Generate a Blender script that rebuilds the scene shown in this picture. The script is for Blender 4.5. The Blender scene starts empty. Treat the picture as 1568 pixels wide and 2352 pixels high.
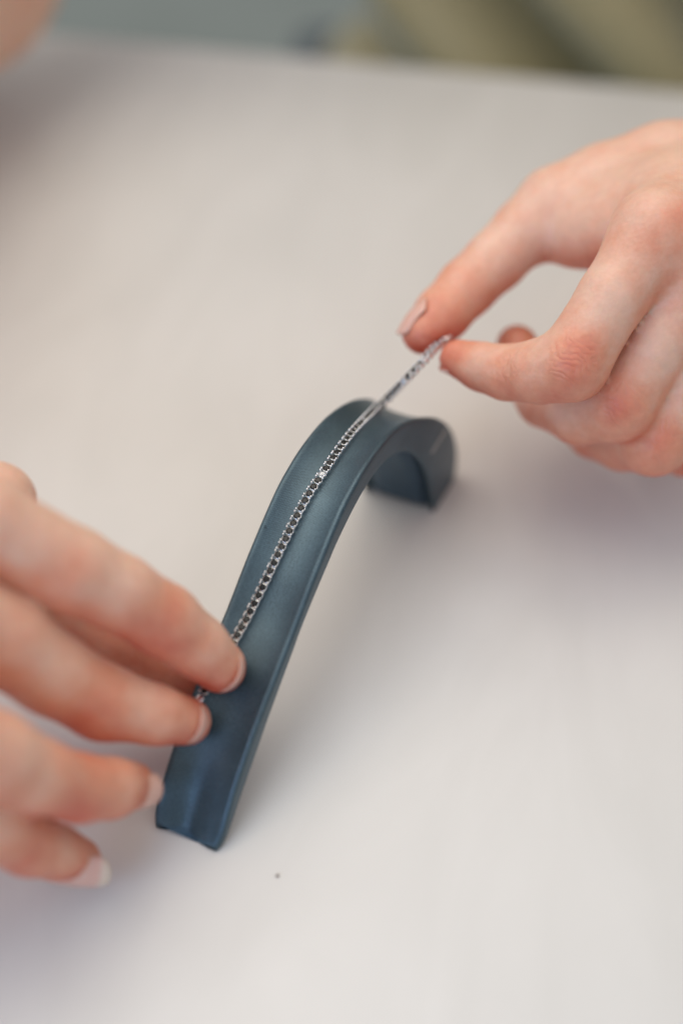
import bpy, bmesh, math, random
import numpy as np
from mathutils import Vector, Matrix

random.seed(4)
S = bpy.context.scene
C = S.collection

# ------------------------------------------------------------------ camera
CAM = np.array([0.0, -0.29, 0.29])
FPX, CU, CV = 3267.0, 784.0, 1176.0
r2 = math.sqrt(0.5)
FWD = np.array([0, r2, -r2]); UPV = np.array([0, r2, r2]); RGT = np.array([1.0, 0, 0])
cd = bpy.data.cameras.new('camera')
cam = bpy.data.objects.new('camera', cd); C.objects.link(cam)
cam.location = CAM
cam.rotation_euler = (math.radians(45), 0, 0)
cd.sensor_fit = 'VERTICAL'; cd.sensor_height = 36.0; cd.sensor_width = 24.0
cd.lens = FPX / 2352.0 * 36.0
cd.clip_start = 0.01; cd.clip_end = 60
cd.dof.use_dof = True; cd.dof.focus_distance = 0.349; cd.dof.aperture_fstop = 2.8
cd.dof.aperture_blades = 0
S.camera = cam

# ------------------------------------------------------------------ world and lamps
w = bpy.data.worlds.new('World'); S.world = w; w.use_nodes = True
bg = w.node_tree.nodes['Background']
wt = w.node_tree
_tc = wt.nodes.new('ShaderNodeTexCoord'); _sx = wt.nodes.new('ShaderNodeSeparateXYZ'); wt.links.new(_tc.outputs['Generated'], _sx.inputs[0])
_mr = wt.nodes.new('ShaderNodeMapRange'); _mr.interpolation_type = 'SMOOTHSTEP'
_mr.inputs[1].default_value = -0.1; _mr.inputs[2].default_value = 0.95; _mr.inputs[3].default_value = 0.11; _mr.inputs[4].default_value = 0.78
wt.links.new(_sx.outputs[2], _mr.inputs[0]); wt.links.new(_mr.outputs[0], bg.inputs[1])     # ceiling brighter than the floor of the room
bg.inputs[0].default_value = (0.94, 0.95, 1.0, 1)

def area(name, loc, target, size, power, col, sy=None):
    l = bpy.data.lights.new(name, 'AREA'); l.energy = power; l.color = col
    l.shape = 'RECTANGLE'; l.size = size; l.size_y = sy or size
    o = bpy.data.objects.new(name, l); C.objects.link(o); o.location = loc
    d = Vector(target) - Vector(loc); o.rotation_euler = d.to_track_quat('-Z', 'Y').to_euler()
    return o
area('ceiling_lamp_light', (-0.27, 0.13, 0.86), (0.0, 0.02, 0.0), 0.66, 2.9, (1.0, 0.915, 0.77), 0.66)
area('ceiling_panel_light', (0.25, 0.95, 1.7), (0, 0.1, 0), 1.2, 5.5, (1.0, 0.87, 0.68))
area('window_light', (-0.60, -0.85, 0.55), (0, -0.15, 0.0), 0.55, 3.3, (0.40, 0.62, 1.0))
S.view_settings.view_transform = 'Standard'; S.view_settings.look = 'None'
S.view_settings.exposure = 0.10; S.view_settings.gamma = 1.0
S.render.engine = 'CYCLES'
S.cycles.use_denoising = True
S.cycles.max_bounces = 8

# ------------------------------------------------------------------ helpers
def ray(u, v): return FWD + RGT * (u - CU) / FPX + UPV * -(v - CV) / FPX
def atz(u, v, z):
    d = ray(u, v); return CAM + d * (z - CAM[2]) / d[2]
def atw(u, v, wd): return CAM + ray(u, v) * wd

def tag(o, label=None, cat=None, kind=None, group=None):
    if label: o['label'] = label
    if cat: o['category'] = cat
    if kind: o['kind'] = kind
    if group: o['group'] = group
    return o

def empty(name, loc=(0, 0, 0), **k):
    o = bpy.data.objects.new(name, None); C.objects.link(o); o.location = loc
    o.empty_display_size = 0.01
    return tag(o, **k)

def meshobj(name, verts, faces, m=None, parent=None, smooth=True, **k):
    me = bpy.data.meshes.new(name)
    me.from_pydata([tuple(map(float, v)) for v in verts], [], [tuple(int(i) for i in f) for f in faces])
    me.validate(); me.update()
    if smooth: me.polygons.foreach_set('use_smooth', [True] * len(me.polygons))
    if m: me.materials.append(m)
    o = bpy.data.objects.new(name, me); C.objects.link(o)
    if parent: o.parent = parent
    return tag(o, **k)

def bmobj(name, bm, m=None, parent=None, smooth=True, **k):
    me = bpy.data.meshes.new(name); bm.to_mesh(me); bm.free()
    if smooth: me.polygons.foreach_set('use_smooth', [True] * len(me.polygons))
    if m: me.materials.append(m)
    o = bpy.data.objects.new(name, me); C.objects.link(o)
    if parent: o.parent = parent
    return tag(o, **k)

def box_bm(lo, hi, bev=0.0, seg=2, rot=None):
    bm = bmesh.new()
    bmesh.ops.create_cube(bm, size=1)
    lo = Vector(lo); hi = Vector(hi)
    for v in bm.verts:
        v.co = Vector([(lo[i] + hi[i]) / 2 + v.co[i] * (hi[i] - lo[i]) for i in range(3)])
    if bev: bmesh.ops.bevel(bm, geom=list(bm.edges), offset=bev, segments=seg, affect='EDGES', profile=0.5)
    if rot is not None: bm.transform(rot)
    return bm

def mat(name):
    m = bpy.data.materials.new(name); m.use_nodes = True
    nt = m.node_tree; p = nt.nodes['Principled BSDF']
    return m, nt, p

def nd(nt, t, **k):
    n = nt.nodes.new(t)
    for a, b in k.items():
        if a.startswith('i_'):
            key = a[2:]; key = int(key) if key.isdigit() else key
            n.inputs[key].default_value = b
        else: setattr(n, a, b)
    return n

def ramp(nt, pos_cols, src=None):
    n = nt.nodes.new('ShaderNodeValToRGB'); cr = n.color_ramp
    while len(cr.elements) < len(pos_cols): cr.elements.new(0.5)
    for e, (p, c) in zip(cr.elements, pos_cols): e.position = p; e.color = (*c, 1)
    if src is not None: nt.links.new(src, n.inputs[0])
    return n

# ------------------------------------------------------------------ materials
# table covering: matt off-white laminate with the faintest mottling
M_table, nt, p = mat('table_laminate')
tc = nd(nt, 'ShaderNodeTexCoord')
n1 = nd(nt, 'ShaderNodeTexNoise', i_Scale=9.0, i_Detail=5.0, i_Roughness=0.55)
nt.links.new(tc.outputs['Object'], n1.inputs['Vector'])
mpt = nd(nt, 'ShaderNodeMapping'); mpt.inputs['Rotation'].default_value = (0, 0, 0.6); mpt.inputs['Scale'].default_value = (30, 9, 1)
nt.links.new(tc.outputs['Object'], mpt.inputs[0])
n1b = nd(nt, 'ShaderNodeTexNoise', i_Scale=1.0, i_Detail=4.0, i_Distortion=1.2); nt.links.new(mpt.outputs[0], n1b.inputs['Vector'])
av = nd(nt, 'ShaderNodeMath', operation='ADD'); nt.links.new(n1.outputs['Fac'], av.inputs[0]); nt.links.new(n1b.outputs['Fac'], av.inputs[1])
hv = nd(nt, 'ShaderNodeMath', operation='MULTIPLY', i_1=0.5); nt.links.new(av.outputs[0], hv.inputs[0])
cr = ramp(nt, [(0.35, (0.645, 0.628, 0.592)), (0.65, (0.71, 0.692, 0.658))], hv.outputs[0])
nt.links.new(cr.outputs[0], p.inputs['Base Color'])
n2 = nd(nt, 'ShaderNodeTexNoise', i_Scale=14.0, i_Detail=3.0)
nt.links.new(tc.outputs['Object'], n2.inputs['Vector'])
mr = nd(nt, 'ShaderNodeMapRange'); mr.inputs[3].default_value = 0.32; mr.inputs[4].default_value = 0.46
nt.links.new(n2.outputs['Fac'], mr.inputs[0]); nt.links.new(mr.outputs[0], p.inputs['Roughness'])
n3 = nd(nt, 'ShaderNodeTexNoise', i_Scale=1800.0, i_Detail=2.0)
nt.links.new(tc.outputs['Object'], n3.inputs['Vector'])
b = nd(nt, 'ShaderNodeBump', i_Strength=0.06, i_Distance=0.0004)
nt.links.new(n3.outputs['Fac'], b.inputs['Height']); nt.links.new(b.outputs[0], p.inputs['Normal'])
p.inputs['Specular IOR Level'].default_value = 0.45

def satin(name, c0, c1, rough=0.40):
    m, nt, p = mat(name)
    uv = nd(nt, 'ShaderNodeUVMap', uv_map='UVMap')
    mp = nd(nt, 'ShaderNodeMapping'); mp.inputs['Rotation'].default_value = (0, 0, math.radians(38))
    nt.links.new(uv.outputs[0], mp.inputs[0])
    wv = nd(nt, 'ShaderNodeTexWave', bands_direction='X', i_Scale=700.0, i_Distortion=0.6, i_Detail=1.0)
    wv.inputs['Detail Scale'].default_value = 2.0
    nt.links.new(mp.outputs[0], wv.inputs['Vector'])
    wv2 = nd(nt, 'ShaderNodeTexWave', bands_direction='Y', i_Scale=880.0, i_Distortion=1.2, i_Detail=1.0)
    nt.links.new(uv.outputs[0], wv2.inputs['Vector'])
    mul = nd(nt, 'ShaderNodeMath', operation='ADD'); nt.links.new(wv.outputs['Fac'], mul.inputs[0]); nt.links.new(wv2.outputs['Fac'], mul.inputs[1])
    hl = nd(nt, 'ShaderNodeMath', operation='MULTIPLY', i_1=0.5); nt.links.new(mul.outputs[0], hl.inputs[0])
    ns = nd(nt, 'ShaderNodeTexNoise', i_Scale=120.0, i_Detail=4.0); nt.links.new(uv.outputs[0], ns.inputs['Vector'])
    sp = nd(nt, 'ShaderNodeTexNoise', i_Scale=1900.0, i_Detail=1.5); nt.links.new(uv.outputs[0], sp.inputs['Vector'])
    a1 = nd(nt, 'ShaderNodeMath', operation='MULTIPLY_ADD', i_1=0.5); nt.links.new(ns.outputs['Fac'], a1.inputs[0]); nt.links.new(hl.outputs[0], a1.inputs[2])
    a2 = nd(nt, 'ShaderNodeMath', operation='MULTIPLY_ADD', i_1=0.9); nt.links.new(sp.outputs['Fac'], a2.inputs[0]); nt.links.new(a1.outputs[0], a2.inputs[2])
    a3 = nd(nt, 'ShaderNodeMath', operation='MULTIPLY', i_1=0.5); nt.links.new(a2.outputs[0], a3.inputs[0])
    cr = ramp(nt, [(0.38, c0), (0.84, c1)], a3.outputs[0])
    nt.links.new(cr.outputs[0], p.inputs['Base Color'])
    b = nd(nt, 'ShaderNodeBump', i_Strength=0.35, i_Distance=0.00008)
    nt.links.new(a2.outputs[0], b.inputs['Height']); nt.links.new(b.outputs[0], p.inputs['Normal'])
    p.inputs['Roughness'].default_value = rough
    p.inputs['Specular IOR Level'].default_value = 1.0
    p.inputs['IOR'].default_value = 1.6
    p.inputs['Metallic'].default_value = 0.62
    p.inputs['Sheen Weight'].default_value = 0.10
    p.inputs['Sheen Roughness'].default_value = 0.4
    p.inputs['Sheen Tint'].default_value = (0.35, 0.55, 0.75, 1)
    return m
M_satin = satin('blue_satin', (0.014, 0.033, 0.046), (0.088, 0.155, 0.195))
M_satin_pad = satin('blue_satin_pad', (0.020, 0.048, 0.080), (0.055, 0.115, 0.170), 0.55)

M_seam, nt, p = mat('glue_line')
p.inputs['Base Color'].default_value = (0.40, 0.43, 0.41, 1); p.inputs['Roughness'].default_value = 0.35

M_silver, nt, p = mat('polished_silver')
p.inputs['Base Color'].default_value = (0.97, 0.97, 0.96, 1); p.inputs['Metallic'].default_value = 1; p.inputs['Roughness'].default_value = 0.25
M_silver_dark, nt, p = mat('oxidised_silver')
p.inputs['Base Color'].default_value = (0.30, 0.32, 0.34, 1); p.inputs['Metallic'].default_value = 1; p.inputs['Roughness'].default_value = 0.32
M_black, nt, p = mat('black_stone')
p.inputs['Base Color'].default_value = (0.008, 0.009, 0.009, 1); p.inputs['Roughness'].default_value = 0.22; p.inputs['IOR'].default_value = 1.42
M_clear, nt, p = mat('clear_stone')
p.inputs['Base Color'].default_value = (0.95, 0.96, 0.98, 1); p.inputs['Roughness'].default_value = 0.02; p.inputs['IOR'].default_value = 2.3; p.inputs['Transmission Weight'].default_value = 0.75

def skin_mat():
    m, nt, p = mat('skin')
    at = nd(nt, 'ShaderNodeAttribute', attribute_name='flush_shade')
    tc = nd(nt, 'ShaderNodeTexCoord')
    n1 = nd(nt, 'ShaderNodeTexNoise', i_Scale=95.0, i_Detail=4.0, i_Roughness=0.6)
    nt.links.new(tc.outputs['Object'], n1.inputs['Vector'])
    ad = nd(nt, 'ShaderNodeMath', operation='MULTIPLY_ADD', i_1=0.9); nt.links.new(n1.outputs['Fac'], ad.inputs[0])
    sb = nd(nt, 'ShaderNodeMath', operation='SUBTRACT', i_1=0.42)
    nt.links.new(at.outputs['Fac'], ad.inputs[2]); nt.links.new(ad.outputs[0], sb.inputs[0])
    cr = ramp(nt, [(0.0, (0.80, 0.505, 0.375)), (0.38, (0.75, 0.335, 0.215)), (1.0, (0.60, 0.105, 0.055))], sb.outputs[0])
    nt.links.new(cr.outputs[0], p.inputs['Base Color'])
    n4 = nd(nt, 'ShaderNodeTexNoise', i_Scale=330.0, i_Detail=5.0, i_Roughness=0.7); nt.links.new(tc.outputs['Object'], n4.inputs['Vector'])
    m4 = nd(nt, 'ShaderNodeMapRange'); m4.inputs[1].default_value = 0.3; m4.inputs[2].default_value = 0.7; m4.inputs[3].default_value = 0.94; m4.inputs[4].default_value = 1.05
    nt.links.new(n4.outputs['Fac'], m4.inputs[0])
    mv = nd(nt, 'ShaderNodeVectorMath', operation='SCALE'); nt.links.new(cr.outputs[0], mv.inputs[0]); nt.links.new(m4.outputs[0], mv.inputs['Scale'])
    nt.links.new(mv.outputs[0], p.inputs['Base Color'])
    vo = nd(nt, 'ShaderNodeTexVoronoi', i_Scale=900.0); nt.links.new(tc.outputs['Object'], vo.inputs['Vector'])
    n2 = nd(nt, 'ShaderNodeTexNoise', i_Scale=420.0, i_Detail=3.0); nt.links.new(tc.outputs['Object'], n2.inputs['Vector'])
    mx = nd(nt, 'ShaderNodeMath', operation='ADD'); nt.links.new(vo.outputs['Distance'], mx.inputs[0]); nt.links.new(n2.outputs['Fac'], mx.inputs[1])
    b = nd(nt, 'ShaderNodeBump', i_Strength=0.18, i_Distance=0.0004)
    nt.links.new(mx.outputs[0], b.inputs['Height']); nt.links.new(b.outputs[0], p.inputs['Normal'])
    p.inputs['Roughness'].default_value = 0.44
    p.inputs['Specular IOR Level'].default_value = 0.5
    p.inputs['Subsurface Weight'].default_value = 0.5
    p.inputs['Subsurface Radius'].default_value = (1.0, 0.32, 0.16)
    p.inputs['Subsurface Scale'].default_value = 0.0024
    return m
M_skin = skin_mat()
M_nail, nt, p = mat('nail')
uv = nd(nt, 'ShaderNodeUVMap', uv_map='UVMap'); sx = nd(nt, 'ShaderNodeSeparateXYZ'); nt.links.new(uv.outputs[0], sx.inputs[0])
cr = ramp(nt, [(0.0, (0.74, 0.43, 0.34)), (0.82, (0.75, 0.46, 0.38)), (0.90, (0.74, 0.60, 0.49)), (1.0, (0.76, 0.66, 0.55))], sx.outputs[1])
nt.links.new(cr.outputs[0], p.inputs['Base Color'])
p.inputs['Roughness'].default_value = 0.25; p.inputs['Subsurface Weight'].default_value = 0.3
p.inputs['Subsurface Radius'].default_value = (1, .4, .25); p.inputs['Subsurface Scale'].default_value = 0.001

M_dress, nt, p = mat('olive_cloth')
tc = nd(nt, 'ShaderNodeTexCoord'); n1 = nd(nt, 'ShaderNodeTexNoise', i_Scale=300.0, i_Detail=3.0); nt.links.new(tc.outputs['Object'], n1.inputs['Vector'])
cr = ramp(nt, [(0.3, (0.42, 0.355, 0.18)), (0.7, (0.48, 0.41, 0.22))], n1.outputs['Fac']); nt.links.new(cr.outputs[0], p.inputs['Base Color'])
p.inputs['Roughness'].default_value = 0.5; p.inputs['Sheen Weight'].default_value = 0.9; p.inputs['Sheen Tint'].default_value = (0.7, 0.8, 0.8, 1)
M_floor, nt, p = mat('floor_vinyl')
tc = nd(nt, 'ShaderNodeTexCoord'); n1 = nd(nt, 'ShaderNodeTexNoise', i_Scale=6.0, i_Detail=6.0); nt.links.new(tc.outputs['Object'], n1.inputs['Vector'])
cr = ramp(nt, [(0.3, (0.23, 0.26, 0.23)), (0.7, (0.265, 0.295, 0.265))], n1.outputs['Fac']); nt.links.new(cr.outputs[0], p.inputs['Base Color'])
p.inputs['Roughness'].default_value = 0.55
M_chair, nt, p = mat('navy_plastic')
p.inputs['Base Color'].default_value = (0.02, 0.035, 0.06, 1); p.inputs['Roughness'].default_value = 0.6
M_leg, nt, p = mat('table_leg_metal')
p.inputs['Base Color'].default_value = (0.6, 0.6, 0.6, 1); p.inputs['Metallic'].default_value = 0.8; p.inputs['Roughness'].default_value = 0.4
M_crumb, nt, p = mat('dark_crumb'); p.inputs['Base Color'].default_value = (0.20, 0.15, 0.12, 1)

# ------------------------------------------------------------------ floor and table
bmobj('floor', box_bm((-4, -3, -0.80), (4, 5, -0.74)), M_floor, smooth=False, kind='structure')
e0 = atz(100, 70, 0); e1 = atz(1568, 203, 0)
ang = math.atan2(e1[1] - e0[1], e1[0] - e0[0])
tab = empty('table', ((e0[0] + e1[0]) / 2, (e0[1] + e1[1]) / 2, -0.74), label='pale off-white tabletop under the blue bracelet stand and both hands', cat='table')
tab.rotation_euler = (0, 0, ang)
bm = box_bm((-0.62, -0.80, 0.712), (0.62, 0.0, 0.74), 0.004, 3)
bmobj('tabletop', bm, M_table, tab)
for sx_ in (-0.56, 0.56):
    for sy_ in (-0.74, -0.06):
        bmobj('leg', box_bm((sx_ - .02, sy_ - .02, 0.0), (sx_ + .02, sy_ + .02, 0.7115), 0.003), M_leg, tab)
# crumb
bm = bmesh.new(); bmesh.ops.create_icosphere(bm, subdivisions=2, radius=0.0004)
for v in bm.verts: v.co = v.co * (1 + 0.3 * math.sin(v.co.x * 9000 + v.co.y * 5000)); v.co.z *= 0.6
cp = atz(637, 2011, 0.0003)
o = bmobj('crumb', bm, M_crumb, label='tiny dark crumb lying on the bare tabletop in front of the blue stand', cat='crumb'); o.location = cp

# ------------------------------------------------------------------ bracelet stand
P_L = atz(350, 1897, 0); P_R = atz(510, 1955, 0)
A = np.array([0.40865, 0.91269, 0.0]); N = np.array([0.91269, -0.40865, 0.0]); Z = np.array([0, 0, 1.0])
ORG = P_R - N * 0.00909            # strip centre line, on the table, near end
ORG = ORG - A * 0.0003
outer = np.array([(-0.3, 1.9), (4.0, 7.6), (9.5, 13.6), (17, 19.6), (23.5, 23.9), (36, 31.0), (42, 34.3), (51, 39.9), (57, 43.2), (63, 46.2),
                  (70, 49.2), (76, 50.5), (83, 51.2), (92, 50.6), (100, 49.2), (108, 46.4), (117, 41.3), (126, 34), (134, 24.5), (139.5, 14), (141.5, 6), (140.5, 0.3)]) / 1000
inner = np.array([(-0.5, -0.2), (4.9, 2.7), (12, 8.3), (19.6, 13.7), (27.5, 19.5), (40, 27.7), (45.2, 31.2), (53, 35.2), (60, 38.3), (66, 41.0),
                  (73, 43.0), (78, 44.0), (83, 44.4), (89, 44.1), (95, 42.9), (101, 40.7), (107, 37.0), (112, 31.5), (117, 23), (120.6, 14), (122.6, 7), (124, 0.3)]) / 1000
def resample(P, n):
    # Catmull-Rom through the points at common parameter
    P = np.vstack([2 * P[0] - P[1], P, 2 * P[-1] - P[-2]])
    out = []
    k = len(P) - 3
    for i in range(n):
        t = i / (n - 1) * k; j = min(int(t), k - 1); f = t - j
        p0, p1, p2, p3 = P[j:j + 4]
        out.append(0.5 * ((2 * p1) + (p2 - p0) * f + (2 * p0 - 5 * p1 + 4 * p2 - p3) * f * f + (3 * p1 - p0 - 3 * p2 + p3) * f ** 3))
    return np.array(out)
NS = 170
OUT = resample(outer, NS); INN = resample(inner, NS)
HW = 0.00909
CH = 0.0020
def sstep(x, a, b):
    t = np.clip((x - a) / (b - a), 0, 1); return t * t * (3 - 2 * t)
def shift(s): return 0.0025 * sstep(s, 0.09, 0.135)
def half(s): return HW + 0.0020 * sstep(s, 0.10, 0.14)
def chan(wn, s):       # channel depth (m), wn = |w|/half
    d = CH * (1 - 0.35 * sstep(s, 0.12, 0.14)) * (0.75 + 0.25 * sstep(s, 0.0, 0.016))
    return d * np.clip(1 - (abs(wn) / 0.90) ** 2.2, 0, 1)
def to3(s, lat, z): return ORG + A * s + N * (lat + shift(s)) + Z * z
# ring of cross-section, in (lateral, fraction) form with rounded rim
def section(i):
    o, n_ = OUT[i], INN[i]
    s = o[0]; h = half(s)
    ax = (o - n_); T = np.linalg.norm(ax); ax = ax / T      # from inner to outer, in (s, z)
    rr = min(0.0009, T * 0.35)
    pts = []
    # top, left to right, channelled
    M = 22
    for k in range(M + 1):
        wv = -1 + 2 * k / M
        wl = wv * (h - rr)
        pts.append((wl, T - chan(wv * (h - rr) / h, s)))
    for a in (30, 60):
        pts.append((h - rr + rr * math.sin(math.radians(a)), T - rr + rr * math.cos(math.radians(a))))
    for f in (1.0, 0.66, 0.33): pts.append((h, rr + (T - 2 * rr) * f))
    for a in (0, 30, 60, 90):
        pts.append((h - rr + rr * math.cos(math.radians(a)), rr - rr * math.sin(math.radians(a))))
    gd = 0.0022 * float(sstep(n_[0], 0.097, 0.106))
    e0_, e1_ = h - rr - 0.0003, h - rr - 0.0016
    pts += [(e0_, gd), (e1_, gd), (0.4 * h, gd * 0.6), (-0.4 * h, gd * 0.6), (-e1_, gd), (-e0_, gd)]
    for a in (90, 60, 30, 0):
        pts.append((-(h - rr + rr * math.cos(math.radians(a))), rr - rr * math.sin(math.radians(a))))
    for f in (0.33, 0.66, 1.0): pts.append((-h, rr + (T - 2 * rr) * f))
    for a in (60, 30):
        pts.append((-(h - rr + rr * math.sin(math.radians(a))), T - rr + rr * math.cos(math.radians(a))))
    res = []
    for (lw, d) in pts:
        q = n_ + ax * d
        tt = (lw / h + 1) / 2
        bow = 0.0021 * math.exp(-((tt - 0.44) / 0.21) ** 2) * (1 - float(sstep(s, 0.0, 0.016)))
        res.append((q[0] + bow, lw, q[1] + bow * 0.0))
    return res
secs = []
for i in range(NS):
    sc_ = section(i)
    # rounded plan corners at the near end
    s0 = OUT[i][0]
    if i < 6:
        t = i / 6.0; f = 1 - 0.11 * (1 - t) ** 2.5
        sc_ = [(a, b_ * f, c_) for a, b_, c_ in sc_]
    secs.append(sc_)
K = len(secs[0])
verts = []; uvs = []
Ls = np.concatenate([[0], np.cumsum(np.linalg.norm(np.diff(OUT, axis=0), axis=1))])
for i, sc_ in enumerate(secs):
    acc = 0; prev = None
    for (s_, lw, z_) in sc_:
        verts.append(to3(s_, lw, z_))
        if prev is not None: acc += math.hypot(lw - prev[1], math.hypot(s_ - prev[0], z_ - prev[2]))
        uvs.append((Ls[i], acc)); prev = (s_, lw, z_)
faces = []
for i in range(NS - 1):
    for k in range(K):
        faces.append((i * K + k, i * K + (k + 1) % K, (i + 1) * K + (k + 1) % K, (i + 1) * K + k))
faces.append(tuple(range(K))[::-1]); faces.append(tuple((NS - 1) * K + k for k in range(K)))
# clamp to table
verts = [np.array([v[0], v[1], max(v[2], 0.0003)]) for v in verts]
stand = empty('bracelet_stand', ORG, label='curved blue satin bracelet stand arching up from the table and hooking down', cat='bracelet stand')
body = meshobj('curved_strip', [v - ORG for v in verts], faces, M_satin, stand)
bm = bmesh.new(); bm.from_mesh(body.data); bmesh.ops.recalc_face_normals(bm, faces=bm.faces); bm.to_mesh(body.data); bm.free()
ul = body.data.uv_layers.new(name='UVMap')
for li, lp in enumerate(body.data.loops): ul.data[li].uv = uvs[lp.vertex_index]
md = body.modifiers.new('edge', 'WEIGHTED_NORMAL') if False else None

# inner pad of the hook: separate panel under the arch, set slightly proud
ip = [i for i in range(NS) if OUT[i][0] > 0.098]
pv = []; pu = []
KP = 18
for n_i, i in enumerate(ip):
    n_ = INN[i]; d = (OUT[i] - n_); d = d / np.linalg.norm(d)
    t = n_i / (len(ip) - 1)
    hh = (half(n_[0]) - 0.0021) * (1 - 0.10 * max(0, (t - .85) / .15) ** 2)
    for k in range(KP + 1):
        f = -1 + 2 * k / KP
        bulge = 0.0030 * (1 - abs(f) ** 8) * min(1, t * 5) * min(1, (1 - t) * 6 + 0.35)
        q = n_ - d * (bulge) + d * 0.0019
        pv.append(to3(q[0], f * hh - 0.0000, max(q[1], 0.0005)) - ORG); pu.append((t * .05, k * .001))
n1_ = len(ip); KK = KP + 1
pf = [(a * KK + k, a * KK + k + 1, (a + 1) * KK + k + 1, (a + 1) * KK + k) for a in range(n1_ - 1) for k in range(KP)]
pad = meshobj('inner_panel', pv, pf, M_satin_pad, stand)
ul = pad.data.uv_layers.new(name='UVMap')
for li, lp in enumerate(pad.data.loops): ul.data[li].uv = pu[lp.vertex_index]
# pale glue line across the side of the hook
sv = []
IS = int(np.argmin(np.abs(OUT[:, 0] - 0.1315) + (OUT[:, 1] > 0.045)))
for k in range(9):
    t = k / 8
    i_ = IS
    for a in (-1, 1):
        for e in (0, 1):
            ii = i_ + a * 1
            o_, n_ = OUT[ii], INN[ii]; f = 0.90 - 0.62 * t
            q = n_ + (o_ - n_) * f
            hl_ = half(o_[0]) + shift(o_[0]) - shift(q[0])
            mx_ = (OUT[i_ + 1] - OUT[i_ - 1]); mx_ = mx_ / np.linalg.norm(mx_)
            q = INN[i_] + (OUT[i_] - INN[i_]) * f + mx_ * a * 0.00055
            sv.append(to3(q[0], half(OUT[i_][0]) - 0.0001 + e * 0.0003, q[1]) - ORG)
sf = []
for k in range(8):
    a = k * 4; b_ = a + 4
    sf += [(a + 1, a + 3, b_ + 3, b_ + 1), (a, a + 1, b_ + 1, b_), (a + 3, a + 2, b_ + 2, b_ + 3)]
meshobj('seam_line', sv, sf, M_seam, stand)
# snagged threads standing off the satin
M_thread, nt, p = mat('snagged_thread'); p.inputs['Base Color'].default_value = (0.01, 0.02, 0.035, 1)

# surface of the strip
def surf(s, lat):
    x = OUT[:, 0]
    zi = np.interp(s, x[:NS - 12], OUT[:NS - 12, 1])
    return zi
def strip_pt(i, lat):
    o, n_ = OUT[i], INN[i]; T = np.linalg.norm(o - n_); ax = (o - n_) / T
    q = n_ + ax * (T - chan(lat / half(o[0]), o[0]))
    return to3(q[0], lat, q[1]), A * ax[0] + Z * ax[1]
_grid = []
for i in range(0, NS - 30):
    for lat in np.linspace(-0.0088, 0.0088, 45):
        pt, nn = strip_pt(i, lat); _grid.append((pt, nn))
G = np.array([g[0] for g in _grid]); GN = np.array([g[1] for g in _grid])
tn = np.gradient(OUT, axis=0)
def proj(p):
    q = p - CAM; wd = q @ FWD
    return CU + FPX * (q @ RGT) / wd, CV - FPX * (q @ UPV) / wd
def hit(u, v, off):
    Q = G + GN * off - CAM; W = Q @ FWD
    U = CU + FPX * (Q @ RGT) / W; V = CV - FPX * (Q @ UPV) / W
    d = (U - u) ** 2 + (V - v) ** 2 + (W * 3) ** 2
    j = np.argsort((U - u) ** 2 + (V - v) ** 2)[:60]
    wgt = 1 / (d[j] + 4)
    return ((G + GN * off)[j] * wgt[:, None]).sum(0) / wgt.sum(), GN[j[0]]
def snag(u, v, pts):
    base, nn = hit(u, v, 0.0001); bm = bmesh.new()
    prev = None
    for (a, b_, c_) in pts:
        pt = base + A * a * 1e-3 + N * b_ * 1e-3 + nn * c_ * 1e-3 + np.array(tn[60][0] * A) * 0
        ring = [bm.verts.new(Vector(pt - ORG) + Vector((0.00005 * math.cos(x), 0.00005 * math.sin(x), 0.00002))) for x in (0, 2.1, 4.2)]
        if prev:
            for k in range(3): bm.faces.new((prev[k], prev[(k + 1) % 3], ring[(k + 1) % 3], ring[k]))
        prev = ring
    bmobj('loose_thread', bm, M_thread, stand)
snag(606, 1213, [(0, 0, 0), (.3, .4, .15), (.7, .2, .3), (.5, -.3, .25), (.1, -.1, .1), (-.3, .2, .05)])
snag(779, 1186, [(0, 0, 0), (.5, .3, .1), (1.0, .4, .1), (1.5, .9, .1), (2.0, 1.0, .2)])

# ------------------------------------------------------------------ bracelet
on = [(551, 1452), (568, 1420), (585, 1387), (604, 1350), (640, 1272), (662, 1227), (682, 1187), (712, 1128), (740, 1093), (772, 1043), (805, 997), (845, 957), (880, 925)]
OFF = 0.0011
bp = []; bn = []
hp, hn = hit(467, 1593, 0.0028); bp.append(hp); bn.append(hn)
hp, hn = hit(505, 1530, 0.0020); bp.append(hp); bn.append(hn)
for u, v in on:
    hp, hn = hit(u, v, OFF); bp.append(hp); bn.append(hn)
for u, v, wd in ((928, 876, 0.3665), (968, 833, 0.3715), (1003, 795, 0.376), (1018, 780, 0.378)):
    bp.append(atw(u, v, wd)); bn.append(bn[-1] * 0.8 + np.array([0, 0, 0.2]))
bp = np.array(bp); bn = np.array(bn); bn /= np.linalg.norm(bn, axis=1)[:, None]
# smooth in 3-D and resample by length
fine = resample(np.hstack([bp, bn]), 900)
for it in range(2500):
    fine[1:-1] = 0.5 * fine[1:-1] + 0.25 * (fine[:-2] + fine[2:])
L = np.concatenate([[0], np.cumsum(np.linalg.norm(np.diff(fine[:, :3], axis=0), axis=1))])
PITCH = 0.00215
nlink = int(L[-1] / PITCH)
br = empty('bracelet', bp[0], label='narrow silver bracelet set with black stones held taut along the blue stand', cat='bracelet')
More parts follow.
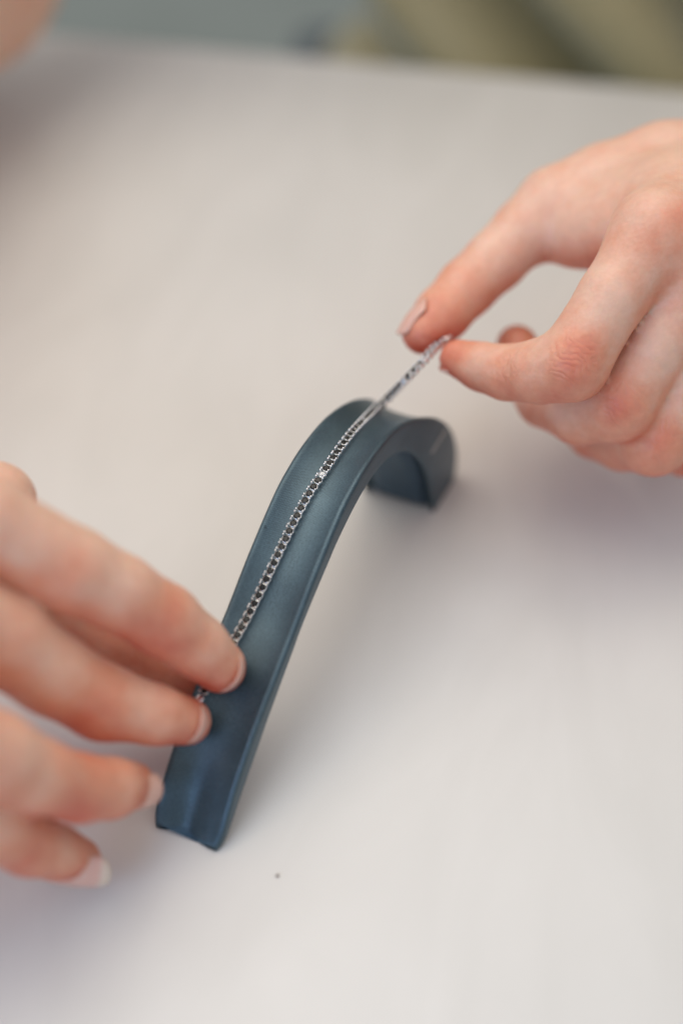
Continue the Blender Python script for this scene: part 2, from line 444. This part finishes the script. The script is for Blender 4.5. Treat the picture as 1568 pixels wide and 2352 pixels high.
# link mesh: box body with pierced sides, bore for the stone and four claws
def link_mesh():
    bm = bmesh.new()
    def bx(lo, hi, mi=0, bev=0.0):
        r = bmesh.ops.create_cube(bm, size=1)
        for v in r['verts']: v.co = Vector([(lo[i] + hi[i]) / 2 + v.co[i] * (hi[i] - lo[i]) for i in range(3)])
        for f in {f for v in r['verts'] for f in v.link_faces}: f.material_index = mi
    mm = 0.001
    hl, hw = 0.98 * mm, 1.05 * mm
    # round collet that holds the stone: rim, waist and foot
    prof = [(0.86, 0.30), (1.00, 0.30), (1.02, 0.20), (0.94, -0.05), (0.86, -0.40), (0.90, -0.62), (0.88, -0.95), (0.0, -0.98)]
    rings = []
    for (r_, z_) in prof:
        rings.append([bm.verts.new((r_ * mm * math.cos(2 * math.pi * k / 16), r_ * mm * 1.04 * math.sin(2 * math.pi * k / 16), z_ * mm)) for k in range(16)] if r_ else [bm.verts.new((0, 0, z_ * mm))])
    for a_, b_ in zip(rings[:-1], rings[1:]):
        for k in range(16):
            if len(b_) == 1: bm.faces.new((a_[k], a_[(k + 1) % 16], b_[0]))
            else: bm.faces.new((a_[k], a_[(k + 1) % 16], b_[(k + 1) % 16], b_[k]))
    bx((-1.22 * mm, -0.32 * mm, -0.8 * mm), (1.0 * mm, 0.32 * mm, -0.25 * mm), 1)   # hinge tongue
    for sx_ in (-1, 1):
        for sy_ in (-1, 1):
            r = bmesh.ops.create_uvsphere(bm, u_segments=8, v_segments=6, radius=0.32 * mm)
            for v in r['verts']:
                v.co = Vector((v.co.x, v.co.y, v.co.z * 1.25)) + Vector((sx_ * 0.74 * mm, sy_ * 0.93 * mm, 0.68 * mm))
            r = bmesh.ops.create_cone(bm, cap_ends=False, segments=8, radius1=0.22 * mm, radius2=0.24 * mm, depth=0.5 * mm)
            for v in r['verts']: v.co += Vector((sx_ * 0.74 * mm, sy_ * 0.93 * mm, 0.40 * mm))
    me = bpy.data.meshes.new('link'); bm.to_mesh(me); bm.free()
    me.materials.append(M_silver); me.materials.append(M_silver_dark)
    for pl in me.polygons: pl.use_smooth = pl.material_index == 0
    return me
def stone_mesh(m):
    bm = bmesh.new(); mm = 0.001; R = 0.90 * mm
    t = [bm.verts.new((0.60 * R * math.cos(math.pi / 4 * k), 0.60 * R * math.sin(math.pi / 4 * k), 0.62 * mm)) for k in range(8)]
    g = [bm.verts.new((R * math.cos(math.pi / 8 * k), R * math.sin(math.pi / 8 * k), 0.40 * mm)) for k in range(16)]
    h = [bm.verts.new((R * math.cos(math.pi / 8 * k), R * math.sin(math.pi / 8 * k), 0.36 * mm)) for k in range(16)]
    c = bm.verts.new((0, 0, -0.5 * mm))
    bm.faces.new(t)
    for k in range(8):
        a, b_, c2 = g[(2 * k) % 16], g[(2 * k + 1) % 16], g[(2 * k + 2) % 16]
        bm.faces.new((t[k], a, b_)); bm.faces.new((t[k], b_, t[(k + 1) % 8])); bm.faces.new((t[(k + 1) % 8], b_, c2))
    for k in range(16):
        bm.faces.new((g[k], h[k], h[(k + 1) % 16], g[(k + 1) % 16])); bm.faces.new((h[k], c, h[(k + 1) % 16]))
    bmesh.ops.recalc_face_normals(bm, faces=bm.faces)
    me = bpy.data.meshes.new('stone'); bm.to_mesh(me); bm.free(); me.materials.append(m)
    return me
LM = link_mesh(); SB = stone_mesh(M_black); SC = stone_mesh(M_clear)
def frame_at(l):
    q = np.array([np.interp(l, L, fine[:, k]) for k in range(6)])
    q2 = np.array([np.interp(min(l + 5e-4, L[-1]), L, fine[:, k]) for k in range(3)]); q1 = np.array([np.interp(max(l - 5e-4, 0), L, fine[:, k]) for k in range(3)])
    X = Vector(q2 - q1).normalized(); Y = -Vector(N); Y = (Y - X * Y.dot(X)).normalized(); Zv = X.cross(Y)
    M = Matrix((X, Y, Zv)).transposed().to_4x4(); M.translation = Vector(q[:3] - bp[0])
    return M
# the clear stones stand where the photograph shows them
clear_px = [(737, 1097), (842, 965), (927, 875), (970, 825)]
cl = set()
mids = [(n + 0.5) * PITCH for n in range(nlink)]
pj = [proj(np.array(frame_at(m_).translation) + bp[0]) for m_ in mids]
for (u, v) in clear_px:
    cl.add(int(np.argmin([(a - u) ** 2 + (b_ - v) ** 2 for a, b_ in pj])))
for n, m_ in enumerate(mids):
    lk = bpy.data.objects.new('link', LM); C.objects.link(lk); lk.parent = br
    tw = -0.55 * float(sstep(m_, L[-1] - 0.040, L[-1] - 0.022))     # the free end rolls in the fingers
    Mx = frame_at(m_) @ Matrix.Rotation(tw, 4, 'X') @ Matrix.Rotation(random.uniform(-.035, .035), 4, 'X') @ Matrix.Rotation(random.uniform(-.03, .03), 4, 'Y')
    lk.matrix_local = Mx
    st = bpy.data.objects.new('stone', SC if n in cl else SB); C.objects.link(st); st.parent = lk
    st.matrix_local = Matrix.Rotation(random.uniform(0, 1), 4, 'Z') @ Matrix.Rotation(random.uniform(-.07, .07), 4, 'X')
    if n in cl: st['label'] = 'clear colourless stone among the black ones'
# clasp at the near end: box tongue and ring
Mx = frame_at(0)
bm = box_bm((-0.0046, -0.0009, -0.0008), (-0.0004, 0.0009, 0.0006), 0.0003, 2)
for xx in (-0.0052,):
    segs = 14
    rings = []
    for a in range(segs):
        th = 2 * math.pi * a / segs
        cx, cy = 0.0012 * math.cos(th), 0.0012 * math.sin(th)
        rings.append([bm.verts.new((xx + cx * (1 + 0.28 * math.cos(ph)), cy * (1 + 0.28 * math.cos(ph)), 0.00035 * math.sin(ph))) for ph in (0, 1.57, 3.14, 4.71)])
    for a in range(segs):
        for k in range(4):
            bm.faces.new((rings[a][k], rings[(a + 1) % segs][k], rings[(a + 1) % segs][(k + 1) % 4], rings[a][(k + 1) % 4]))
cz = bmobj('clasp', bm, M_silver, br); cz.matrix_local = Mx
bm = box_bm((0.0002, -0.0010, -0.0009), (0.005, 0.0010, 0.0005), 0.0003, 2)
cz = bmobj('clasp', bm, M_silver, br); cz.matrix_local = frame_at(L[-1] - 0.0002)

# ------------------------------------------------------------------ person: skin surface from rounded cones on one grid
def z2(x, y): return (x / 2.206, y / 2.206 + 1003.6)
def z1(x, y): return (x / 2.2727 + 878.3, y / 2.2727 + 251.0)
mm = 0.001
HANDS = {}
# --- right hand of the person (left in the picture)
RH = dict(
    index=[(atz(*z2(1115, 1165), 0.0315), 6.2), (atz(*z2(1000, 1060), 0.0390), 7.0), (atz(*z2(830, 930), 0.0475), 8.2), (atz(*z2(600, 790), 0.0575), 8.5), (atz(*z2(370, 680), 0.0650), 9.4), (atz(*z2(-100, 420), 0.0800), 9.6), (np.array([-0.100, -0.078, 0.090]), 10.6)],
    middle=[(atz(*z2(950, 1440), 0.0255), 5.6), (atz(*z2(790, 1410), 0.0315), 6.6), (atz(*z2(520, 1345), 0.0375), 8.4), (atz(*z2(260, 1200), 0.0480), 8.8), (atz(*z2(20, 1030), 0.0590), 9.7), (atz(*z2(-400, 800), 0.0760), 9.8), (np.array([-0.104, -0.098, 0.090]), 10.6)],
    ring=[(atz(*z2(665, 1765), 0.0210), 5.6), (atz(*z2(560, 1780), 0.0270), 6.6), (atz(*z2(400, 1780), 0.0330), 7.3), (atz(*z2(190, 1720), 0.0440), 7.7), (atz(*z2(-30, 1620), 0.0540), 9.0), (atz(*z2(-450, 1420), 0.0700), 9.2), (np.array([-0.103, -0.117, 0.083]), 10.0)],
    pinky=[(atz(*z2(405, 2140), 0.0100), 4.9), (atz(*z2(290, 2105), 0.0160), 5.8), (atz(*z2(150, 2065), 0.0230), 6.7), (atz(*z2(-60, 1960), 0.0370), 7.4), (np.array([-0.097, -0.134, 0.070]), 9.0)],
    thumb=[(atz(*z2(985, 1225), 0.0185), 6.2), (atz(*z2(830, 1165), 0.0215), 7.2), (atz(*z2(560, 1045), 0.0290), 8.4), (atz(*z2(250, 880), 0.0380), 9.4), (atz(*z2(0, 660), 0.0450), 10.5), (np.array([-0.110, -0.060, 0.060]), 12.5)],
)
RH_palm = [(RH['index'][-1][0], np.array([-0.168, -0.070, 0.100]), 11.5, 15), (RH['middle'][-1][0], np.array([-0.172, -0.078, 0.100]), 11.5, 15),
           (RH['ring'][-1][0], np.array([-0.172, -0.088, 0.095]), 11, 14), (RH['pinky'][-1][0], np.array([-0.168, -0.092, 0.088]), 10, 13),
           (RH['thumb'][-1][0], np.array([-0.160, -0.070, 0.082]), 13, 14),
           (atz(*z2(-20, 330), 0.060), np.array([-0.112, -0.062, 0.068]), 9.0, 12)]
# --- left hand of the person (right in the picture)
LH = dict(
    index=[(atw(*z1(395, 1300), 0.374), 5.1), (atw(*z1(520, 1345), 0.370), 6.2), (atw(*z1(650, 1375), 0.365), 7.0), (atw(*z1(820, 1370), 0.359), 8.0), (atw(*z1(985, 1330), 0.354), 9.2), (atw(*z1(1195, 985), 0.3535), 8.5), (atw(*z1(1430, 650), 0.357), 10.6)],
    middle=[(atw(*z1(700, 1235), 0.398), 6.0), (atw(*z1(745, 1390), 0.396), 6.6), (atw(*z1(840, 1520), 0.390), 7.2), (atw(*z1(1030, 1590), 0.376), 8.2), (atw(*z1(1230, 1550), 0.365), 9.3), (atw(*z1(1440, 1220), 0.361), 8.3), (atw(*z1(1640, 850), 0.360), 10.6)],
    ring=[(atw(*z1(960, 1500), 0.408), 5.8), (atw(*z1(1010, 1610), 0.404), 6.4), (atw(*z1(1100, 1690), 0.398), 7.0), (atw(*z1(1250, 1740), 0.388), 7.6), (atw(*z1(1415, 1735), 0.372), 8.9), (atw(*z1(1620, 1400), 0.367), 8.5), (atw(*z1(1840, 1050), 0.369), 10.0)],
    pinky=[(atw(*z1(1330, 1700), 0.410), 5.0), (atw(*z1(1430, 1770), 0.402), 5.8), (atw(*z1(1580, 1790), 0.393), 6.6), (atw(*z1(1760, 1500), 0.387), 6.8), (atw(*z1(1990, 1280), 0.380), 8.8)],
    thumb=[(atw(*z1(215, 1165), 0.381), 6.1), (atw(*z1(310, 1070), 0.384), 7.4), (atw(*z1(440, 930), 0.388), 7.9), (atw(*z1(590, 790), 0.391), 8.3), (atw(*z1(740, 640), 0.393), 8.9), (atw(*z1(900, 500), 0.394), 10.5), (atw(*z1(1160, 410), 0.395), 12.0), (atw(*z1(1480, 330), 0.396), 13.0)],
)
wl = atw(*z1(2050, 330), 0.402)
LH_palm = [(LH['index'][-1][0], wl + (-.004, .004, 0), 11, 15), (LH['middle'][-1][0], wl + (.002, -.004, 0), 11, 15), (LH['ring'][-1][0], wl + (.006, -.012, 0), 10.5, 14),
           (LH['pinky'][-1][0], wl + (.010, -.018, -.002), 10, 13), (LH['thumb'][-1][0], wl, 13, 15),
           (atw(*z1(1010, 690), 0.388), atw(*z1(1230, 660), 0.378), 5.6, 7.5), (atw(*z1(960, 610), 0.393), atw(*z1(1400, 570), 0.375), 8.8, 11.0), (atw(*z1(1160, 480), 0.394), atw(*z1(1500, 480), 0.380), 10.5, 12.0)]
# arms and trunk (coarse)
wr = np.array([-0.170, -0.078, 0.095])
BODY = [(wr, np.array([-0.190, 0.02, 0.085]), 17, 26), (np.array([-0.190, 0.02, 0.085]), np.array([-0.150, 0.235, 0.062]), 27, 42),
        (np.array([-0.150, 0.235, 0.062]), np.array([0.02, 0.44, 0.34]), 42, 50),
        (wl + (0.004, -0.004, 0), wl + (0.07, 0.055, -0.004), 17, 25), (wl + (0.07, 0.055, -0.004), np.array([0.36, 0.29, 0.055]), 26, 40),
        (np.array([0.36, 0.29, 0.055]), np.array([0.34, 0.46, 0.34]), 42, 50),
        (np.array([0.02, 0.44, 0.34]), np.array([0.34, 0.46, 0.34]), 52, 52),
        (np.array([0.12, 0.46, 0.28]), np.array([0.14, 0.48, -0.20]), 78, 80), (np.array([0.24, 0.46, 0.28]), np.array([0.22, 0.48, -0.20]), 78, 80),
        (np.array([0.18, 0.46, 0.34]), np.array([0.18, 0.45, 0.46]), 60, 50)]

def axis(lo, fl, fh, hi, f, c):
    a = []
    x = fl; step = f; left = []
    while x > lo: step = min(c, step * 1.22); x -= step; left.append(x)
    mid = list(np.arange(fl, fh, f)); x = mid[-1]; step = f; right = []
    while x < hi: step = min(c, step * 1.22); x += step; right.append(x)
    return np.array(left[::-1] + mid + right, dtype=np.float32)
GX = axis(-0.26, -0.125, 0.128, 0.45, 0.00115, 0.012)
GY = axis(-0.16, -0.142, 0.085, 0.62, 0.00115, 0.012)
GZ = axis(-0.34, 0.004, 0.108, 0.54, 0.00115, 0.012)
shape = (len(GX), len(GY), len(GZ))
BIG = 0.5
def cone_into(F, a, b, ra, rb, k, pad=0.014):
    a = np.asarray(a, float); b = np.asarray(b, float); ra *= mm; rb *= mm
    r = max(ra, rb) + pad + k
    lo = np.minimum(a, b) - r; hi = np.maximum(a, b) + r
    ix = [np.searchsorted(g, (lo[i], hi[i])) for i, g in enumerate((GX, GY, GZ))]
    sl = tuple(slice(i0, i1) for i0, i1 in ix)
    X = GX[sl[0]][:, None, None] - np.float32(a[0]); Y = GY[sl[1]][None, :, None] - np.float32(a[1]); Zz = GZ[sl[2]][None, None, :] - np.float32(a[2])
    ba = b - a; l2 = float(ba @ ba); rr = ra - rb; a2 = l2 - rr * rr; il2 = 1.0 / l2
    y = X * ba[0] + Y * ba[1] + Zz * ba[2]
    z = y - l2
    q = X * X + Y * Y + Zz * Zz
    # |pa*l2 - ba*y|^2 = l2^2 q - 2 l2 y^2 + l2 y^2
    x2 = np.maximum(l2 * l2 * q - l2 * y * y, 0)
    y2 = y * y * l2; z2_ = z * z * l2
    kk = np.sign(rr) * rr * rr * x2
    d = (np.sqrt(x2 * a2 * il2) + y * rr) * il2 - ra
    c1 = np.sign(z) * a2 * z2_ > kk
    c2 = np.sign(y) * a2 * y2 < kk
    d = np.where(c2, np.sqrt((x2 + y2)) * il2 - ra, d)
    d = np.where(c1, np.sqrt((x2 + z2_)) * il2 - rb, d).astype(np.float32)
    cur = F[sl]
    if k > 0:
        h = np.maximum(k - np.abs(cur - d), 0) / k
        F[sl] = np.minimum(cur, d) - h * h * h * k / 6
    else: F[sl] = np.minimum(cur, d)
def smin_full(a, b, k):
    h = np.maximum(k - np.abs(a - b), 0) / k
    return np.minimum(a, b) - h * h * h * (k / 6)
TOTAL = np.full(shape, BIG, np.float32)
PALM = np.full(shape, BIG, np.float32)
for s_ in BODY: cone_into(PALM, *s_, 0.022, pad=0.03)
for s_ in RH_palm + LH_palm: cone_into(PALM, *s_, 0.003 if s_[2] == 5.6 else 0.012)
TOTAL = PALM.copy()
for H_ in (RH, LH):
    for nm in ('thumb', 'index', 'middle', 'ring', 'pinky'):
        ch = H_[nm]; F = np.full(shape, BIG, np.float32)
        for (a, ra), (b_, rb) in zip(ch[:-1], ch[1:]): cone_into(F, a, b_, ra, rb, 0.003)
        F = smin_full(F, PALM, 0.008)
        TOTAL = smin_full(TOTAL, F, 0.0010)
        del F
del PALM

def surface_nets(F, gx, gy, gz):
    inside = F < 0
    sx, sy, sz = F.shape
    # active cells
    c = np.zeros((sx - 1, sy - 1, sz - 1), np.int8)
    for dx in (0, 1):
        for dy in (0, 1):
            for dz in (0, 1):
                c += inside[dx:sx - 1 + dx, dy:sy - 1 + dy, dz:sz - 1 + dz]
    act = (c > 0) & (c < 8)
    I, J, Kk = np.nonzero(act)
    idx = -np.ones(act.shape, np.int32); idx[I, J, Kk] = np.arange(len(I))
    pos = np.zeros((len(I), 3)); cnt = np.zeros(len(I))
    g = (gx, gy, gz); base = (I, J, Kk)
    for ax in range(3):
        o1, o2 = [a for a in range(3) if a != ax]
        for d1 in (0, 1):
            for d2 in (0, 1):
                p0 = [base[0].copy(), base[1].copy(), base[2].copy()]
                p0[o1] = p0[o1] + d1; p0[o2] = p0[o2] + d2
                p1 = [q.copy() for q in p0]; p1[ax] = p1[ax] + 1
                f0 = F[tuple(p0)]; f1 = F[tuple(p1)]
                m = (f0 < 0) != (f1 < 0)
                t = f0[m] / (f0[m] - f1[m])
                xx = np.zeros((m.sum(), 3))
                for q in range(3):
                    xx[:, q] = g[q][p0[q][m]] * (1 - t) + g[q][p1[q][m]] * t
                pos[m] += xx; cnt[m] += 1
    pos /= cnt[:, None]
    quads = []
    for ax in range(3):
        o1, o2 = (ax + 1) % 3, (ax + 2) % 3
        s0 = [slice(None)] * 3; s1 = [slice(None)] * 3
        s0[ax] = slice(0, -1); s1[ax] = slice(1, None)
        a = inside[tuple(s0)]; b_ = inside[tuple(s1)]
        E = np.array(np.nonzero(a != b_))
        ok = (E[o1] > 0) & (E[o2] > 0) & (E[o1] < F.shape[o1] - 1) & (E[o2] < F.shape[o2] - 1)
        E = E[:, ok]
        flip = a[tuple(E)]
        def cell(d1, d2):
            q = [E[0].copy(), E[1].copy(), E[2].copy()]; q[o1] = q[o1] - d1; q[o2] = q[o2] - d2
            return idx[tuple(q)]
        q4 = np.stack([cell(1, 1), cell(0, 1), cell(0, 0), cell(1, 0)], 1)
        q4[~flip] = q4[~flip][:, ::-1]
        quads.append(q4)
    return pos, np.concatenate(quads)
V, Q = surface_nets(TOTAL, GX, GY, GZ)
del TOTAL
# light smoothing
def smooth(V, Q, n, lam=0.5):
    for _ in range(n):
        acc = np.zeros_like(V); cn = np.zeros(len(V))
        for a, b_ in ((0, 1), (1, 2), (2, 3), (3, 0)):
            np.add.at(acc, Q[:, a], V[Q[:, b_]]); np.add.at(cn, Q[:, a], 1)
        V = V * (1 - lam) + lam * acc / np.maximum(cn, 1)[:, None]
    return V
V = smooth(V, Q, 3)
def normals(V, Q):
    n = np.cross(V[Q[:, 2]] - V[Q[:, 0]], V[Q[:, 3]] - V[Q[:, 1]])
    acc = np.zeros_like(V)
    for k in range(4): np.add.at(acc, Q[:, k], n)
    return acc / (np.linalg.norm(acc, axis=1)[:, None] + 1e-20)
NRM = normals(V, Q)
flush_shade = np.zeros(len(V)); disp = np.zeros(len(V))
def blob(c, r, amt):
    global flush_shade
    d = np.linalg.norm(V - c, axis=1); flush_shade = flush_shade + amt * np.exp(-(d / r) ** 2)
toc = -FWD
for H_, dv in ((RH, 0), (LH, 1)):
    for nm in ('index', 'middle', 'ring', 'pinky'):
        ch = H_[nm]
        blob(ch[0][0], 0.009, 0.60); 
        if nm != 'pinky':
            blob(ch[2][0] + toc * 0.006, 0.0085 if dv else 0.010, 0.36 if dv else 0.55); blob(ch[4][0] + toc * 0.008, 0.0068, 0.70 if dv else 0.30)
            blob(ch[6][0] + toc * 0.010, 0.012, 0.25)
        else:
            blob(ch[2][0] + toc * 0.005, 0.007, 0.5)
    blob(H_['thumb'][0][0], 0.010, 0.65); blob(H_['thumb'][2][0], 0.011, 0.35)
flush_shade = flush_shade + 0.62 * np.clip(-NRM[:, 2] + 0.35, 0, 1) ** 0.9 * (V[:, 1] < 0.12)      # redder palms, plus warm shade colour painted on finger sides and undersides
cr_t = LH['thumb']
# tendons and veins of the back of the left hand
def ridge(a, b_, amp, width):
    global disp
    ab = b_ - a; t = np.clip(((V - a) @ ab) / (ab @ ab), 0, 1); d = np.linalg.norm(V - (a + t[:, None] * ab), axis=1)
    # distance measured in the surface plane: use offset from the line pushed to the surface
    q = V - (a + t[:, None] * ab); side = q - (q @ toc)[:, None] * toc
    dl = np.linalg.norm(side, axis=1)
    disp += amp * np.exp(-(dl / width) ** 2) * np.clip(NRM @ toc, 0, 1) * (t > 0) * (t < 1) * (d < 0.03) * np.sin(math.pi * t) ** 0.5
for nm in ('index', 'middle', 'ring'):
    ridge(LH[nm][-1][0], LH[nm][-1][0] * 0.2 + wl * 0.8, 0.0013, 0.0026)
ridge(atw(*z1(1330, 700), .36), atw(*z1(1560, 560), .37), 0.0006, 0.0014)
V = V + NRM * disp[:, None]

person = empty('person', (0.18, 0.46, -0.74), label='person in loose olive dress behind the table pinching both ends of the bracelet', cat='person')
PL = np.array([0.18, 0.46, -0.74])
me = bpy.data.meshes.new('body')
me.vertices.add(len(V)); me.vertices.foreach_set('co', (V - PL).astype(np.float32).ravel())
me.loops.add(len(Q) * 4); me.loops.foreach_set('vertex_index', Q.astype(np.int32).ravel())
me.polygons.add(len(Q)); me.polygons.foreach_set('loop_start', np.arange(0, len(Q) * 4, 4, dtype=np.int32))
me.update(calc_edges=True); me.validate()
me.polygons.foreach_set('use_smooth', np.ones(len(me.polygons), bool))
at_ = me.attributes.new('flush_shade', 'FLOAT', 'POINT'); at_.data.foreach_set('value', np.clip(flush_shade, 0, 1).astype(np.float32))
me.materials.append(M_skin)
bodyo = bpy.data.objects.new('body', me); C.objects.link(bodyo); bodyo.parent = person
print('body verts', len(V), 'grid', shape)

# fine wrinkles across the knuckles: relief in the skin material, at each joint
nt = M_skin.node_tree
p_ = nt.nodes['Principled BSDF']
tcn = nd(nt, 'ShaderNodeTexCoord'); wn_ = nd(nt, 'ShaderNodeTexNoise', i_Scale=160.0, i_Detail=2.0); nt.links.new(tcn.outputs['Object'], wn_.inputs['Vector'])
total = None
def knuckle(c, axis_, r, lines):
    global total
    sub = nd(nt, 'ShaderNodeVectorMath', operation='SUBTRACT'); nt.links.new(tcn.outputs['Object'], sub.inputs[0]); sub.inputs[1].default_value = tuple(c - PL)
    ln = nd(nt, 'ShaderNodeVectorMath', operation='LENGTH'); nt.links.new(sub.outputs[0], ln.inputs[0])
    dt = nd(nt, 'ShaderNodeVectorMath', operation='DOT_PRODUCT'); nt.links.new(sub.outputs[0], dt.inputs[0]); dt.inputs[1].default_value = tuple(axis_)
    ph = nd(nt, 'ShaderNodeMath', operation='MULTIPLY', i_1=6.283 * lines / r); nt.links.new(dt.outputs['Value'], ph.inputs[0])
    wb = nd(nt, 'ShaderNodeMath', operation='MULTIPLY_ADD', i_1=17.0); nt.links.new(wn_.outputs['Fac'], wb.inputs[0]); nt.links.new(ph.outputs[0], wb.inputs[2])
    sn = nd(nt, 'ShaderNodeMath', operation='SINE'); nt.links.new(wb.outputs[0], sn.inputs[0])
    ab = nd(nt, 'ShaderNodeMath', operation='ABSOLUTE'); nt.links.new(sn.outputs[0], ab.inputs[0])
    fo = nd(nt, 'ShaderNodeMapRange', interpolation_type='SMOOTHSTEP'); fo.inputs[1].default_value = r; fo.inputs[2].default_value = r * 0.5; fo.inputs[3].default_value = 0; fo.inputs[4].default_value = 1
    nt.links.new(ln.outputs['Value'], fo.inputs[0])
    pr = nd(nt, 'ShaderNodeMath', operation='MULTIPLY'); nt.links.new(ab.outputs[0], pr.inputs[0]); nt.links.new(fo.outputs[0], pr.inputs[1])
    if total is None: total = pr
    else:
        ad = nd(nt, 'ShaderNodeMath', operation='ADD'); nt.links.new(total.outputs[0], ad.inputs[0]); nt.links.new(pr.outputs[0], ad.inputs[1]); total = ad
def unit(v): return v / np.linalg.norm(v)
for H_ in (LH, RH):
    for nm in ('index', 'middle', 'ring'):
        chn = H_[nm]
        knuckle(chn[4][0] + toc * 0.0085, unit(chn[3][0] - chn[5][0]), 0.0085, 2.2)
        knuckle(chn[2][0] + toc * 0.0070, unit(chn[1][0] - chn[3][0]), 0.0055, 1.4)
b2 = nd(nt, 'ShaderNodeBump', i_Strength=0.28, i_Distance=0.0005)
old = p_.inputs['Normal'].links[0].from_socket
nt.links.new(old, b2.inputs['Normal']); nt.links.new(total.outputs[0], b2.inputs['Height']); nt.links.new(b2.outputs[0], p_.inputs['Normal'])

# --- nails: curved plates seated on the finger surface
def nail(center, normal, along, length, width, rad, free=0.10, seat=0.00005):
    n = Vector(normal).normalized(); al = Vector(along); al = (al - n * al.dot(n)).normalized(); sd = al.cross(n)
    # move centre onto the skin: nearest skin vertices along the normal
    c = np.array(center); q = V - c; t = q @ np.array(n); lat = np.linalg.norm(q - t[:, None] * np.array(n), axis=1)
    m = (lat < 0.0022) & (np.abs(t) < 0.014) & ((NRM @ np.array(n)) > 0.3)
    if m.sum(): c = c + np.array(n) * float(np.percentile(t[m], 50))
    c = Vector(c) + n * seat
    NU, NV = 14, 16
    vs = []; uv_ = []
    for layer in (0, 1):
        for i in range(NU + 1):
            a = -1 + 2 * i / NU
            for j in range(NV + 1):
                b_ = j / NV
                # outline: rounded cuticle and rounded tip
                wloc = width / 2 * (1 - 0.50 * max(0, (0.25 - b_) / 0.25) ** 2 - 0.30 * max(0, (b_ - 0.82) / 0.18) ** 2)
                x = a * wloc; y = (b_ - 0.5) * length - 0.10 * length * (a * a) * (1 if b_ > .5 else -1) * abs(b_ - .5)
                zc = -(rad - math.sqrt(max(rad * rad - x * x, 0))) - 0.9 * (b_ - 0.5) ** 2 * length * 0.35 
                zc += -0.00035 * layer
                vs.append(c + sd * x + al * y + n * zc - Vector(PL)); uv_.append((i / NU, b_ * (1 if free else 0.7)))
    W = NV + 1; off = (NU + 1) * W; fs = []
    for i in range(NU):
        for j in range(NV):
            a0 = i * W + j; fs.append((a0, a0 + W, a0 + W + 1, a0 + 1)); fs.append((off + a0, off + a0 + 1, off + a0 + W + 1, off + a0 + W))
    for i in range(NU):
        for j in (0, NV):
            a0 = i * W + j; fs.append((a0, off + a0, off + a0 + W, a0 + W))
    for j in range(NV):
        for i in (0, NU):
            a0 = i * W + j; fs.append((a0, a0 + 1, off + a0 + 1, off + a0))
    o = meshobj('fingernail', vs, fs, M_nail, bodyo)
    bm = bmesh.new(); bm.from_mesh(o.data); bmesh.ops.recalc_face_normals(bm, faces=bm.faces); bm.to_mesh(o.data); bm.free()
    ul = o.data.uv_layers.new(name='UVMap')
    for li, lp in enumerate(o.data.loops): ul.data[li].uv = uv_[lp.vertex_index]
    o.data.polygons.foreach_set('use_smooth', [True] * len(o.data.polygons))
    return o
def D(r, u, t): return RGT * r + UPV * u + toc * t
nail(RH['index'][0][0], D(0.90, -0.42, 0.04), D(0.1, -0.1, -1), 0.010, 0.0100, 0.0058, 0)
nail(RH['middle'][0][0], D(0.92, -0.30, 0.16), D(0.3, -0.2, -1), 0.010, 0.0092, 0.0054, 0)
nail(RH['ring'][0][0], D(0.62, -0.42, 0.62), D(0.6, 0.0, -0.8), 0.0105, 0.0092, 0.0052, 0)
nail(RH['pinky'][0][0] + D(-0.0010, 0.0, 0) , D(0.10, -0.52, 0.84), D(1.0, -0.26, -0.1), 0.0160, 0.0092, 0.0052, 0.1, 0.0003)
nail(LH['thumb'][0][0] + D(0.001, 0.001, 0), D(-0.78, 0.62, 0.05), D(-0.62, -0.75, -0.1), 0.0125, 0.0100, 0.0062, 0, 0.0006)
nail(LH['index'][0][0], D(-0.15, -0.80, -0.60), D(-1, 0.3, 0), 0.009, 0.0085, 0.0050, 0)

# --- dress: draped trunk and lap with diagonal folds
dv = []; NA, NH = 150, 120
for j in range(NH):
    t = j / (NH - 1); zz = -0.50 + t * 0.92
    for i in range(NA):
        th = 2 * math.pi * i / NA
        hx = 0.189 + 0.02 * math.cos(t * 5); hy = 0.125 + 0.045 * max(0, 0.55 - t)
        x = math.cos(th) * hx; y = math.sin(th) * hy
        ph = 92 * (x * 0.72 + zz * 0.66 + 0.8 * x * x) + 0.6 * math.sin(8 * x)
        front = max(0, -math.sin(th))
        f = 0.020 * math.sin(ph) + 0.006 * math.sin(ph * 1.9 + 1.1)
        k = 1 + f * (0.4 + 0.9 * front) / 0.12
        dv.append((x * k, 0.015 + y * k, zz + 0.74 + 0.0))
df = [(j * NA + i, j * NA + (i + 1) % NA, (j + 1) * NA + (i + 1) % NA, (j + 1) * NA + i) for j in range(NH - 1) for i in range(NA)]
dress = meshobj('dress', dv, df, M_dress, person)

# ------------------------------------------------------------------ chair
ch = empty('stool', (0.163, 0.66, -0.74), label='dark navy stool behind the table, one blurred corner left of the olive dress', cat='stool')
bmobj('seat', box_bm((-0.20, -0.16, 0.415), (0.20, 0.215, 0.458), 0.012), M_chair, ch)
for sx_ in (-1, 1):
    for yy in (-0.12, 0.18):
        bmobj('leg', box_bm((sx_ * .17 - .014, yy - .014, 0), (sx_ * .17 + .014, yy + .014, 0.4145), 0.004), M_chair, ch)
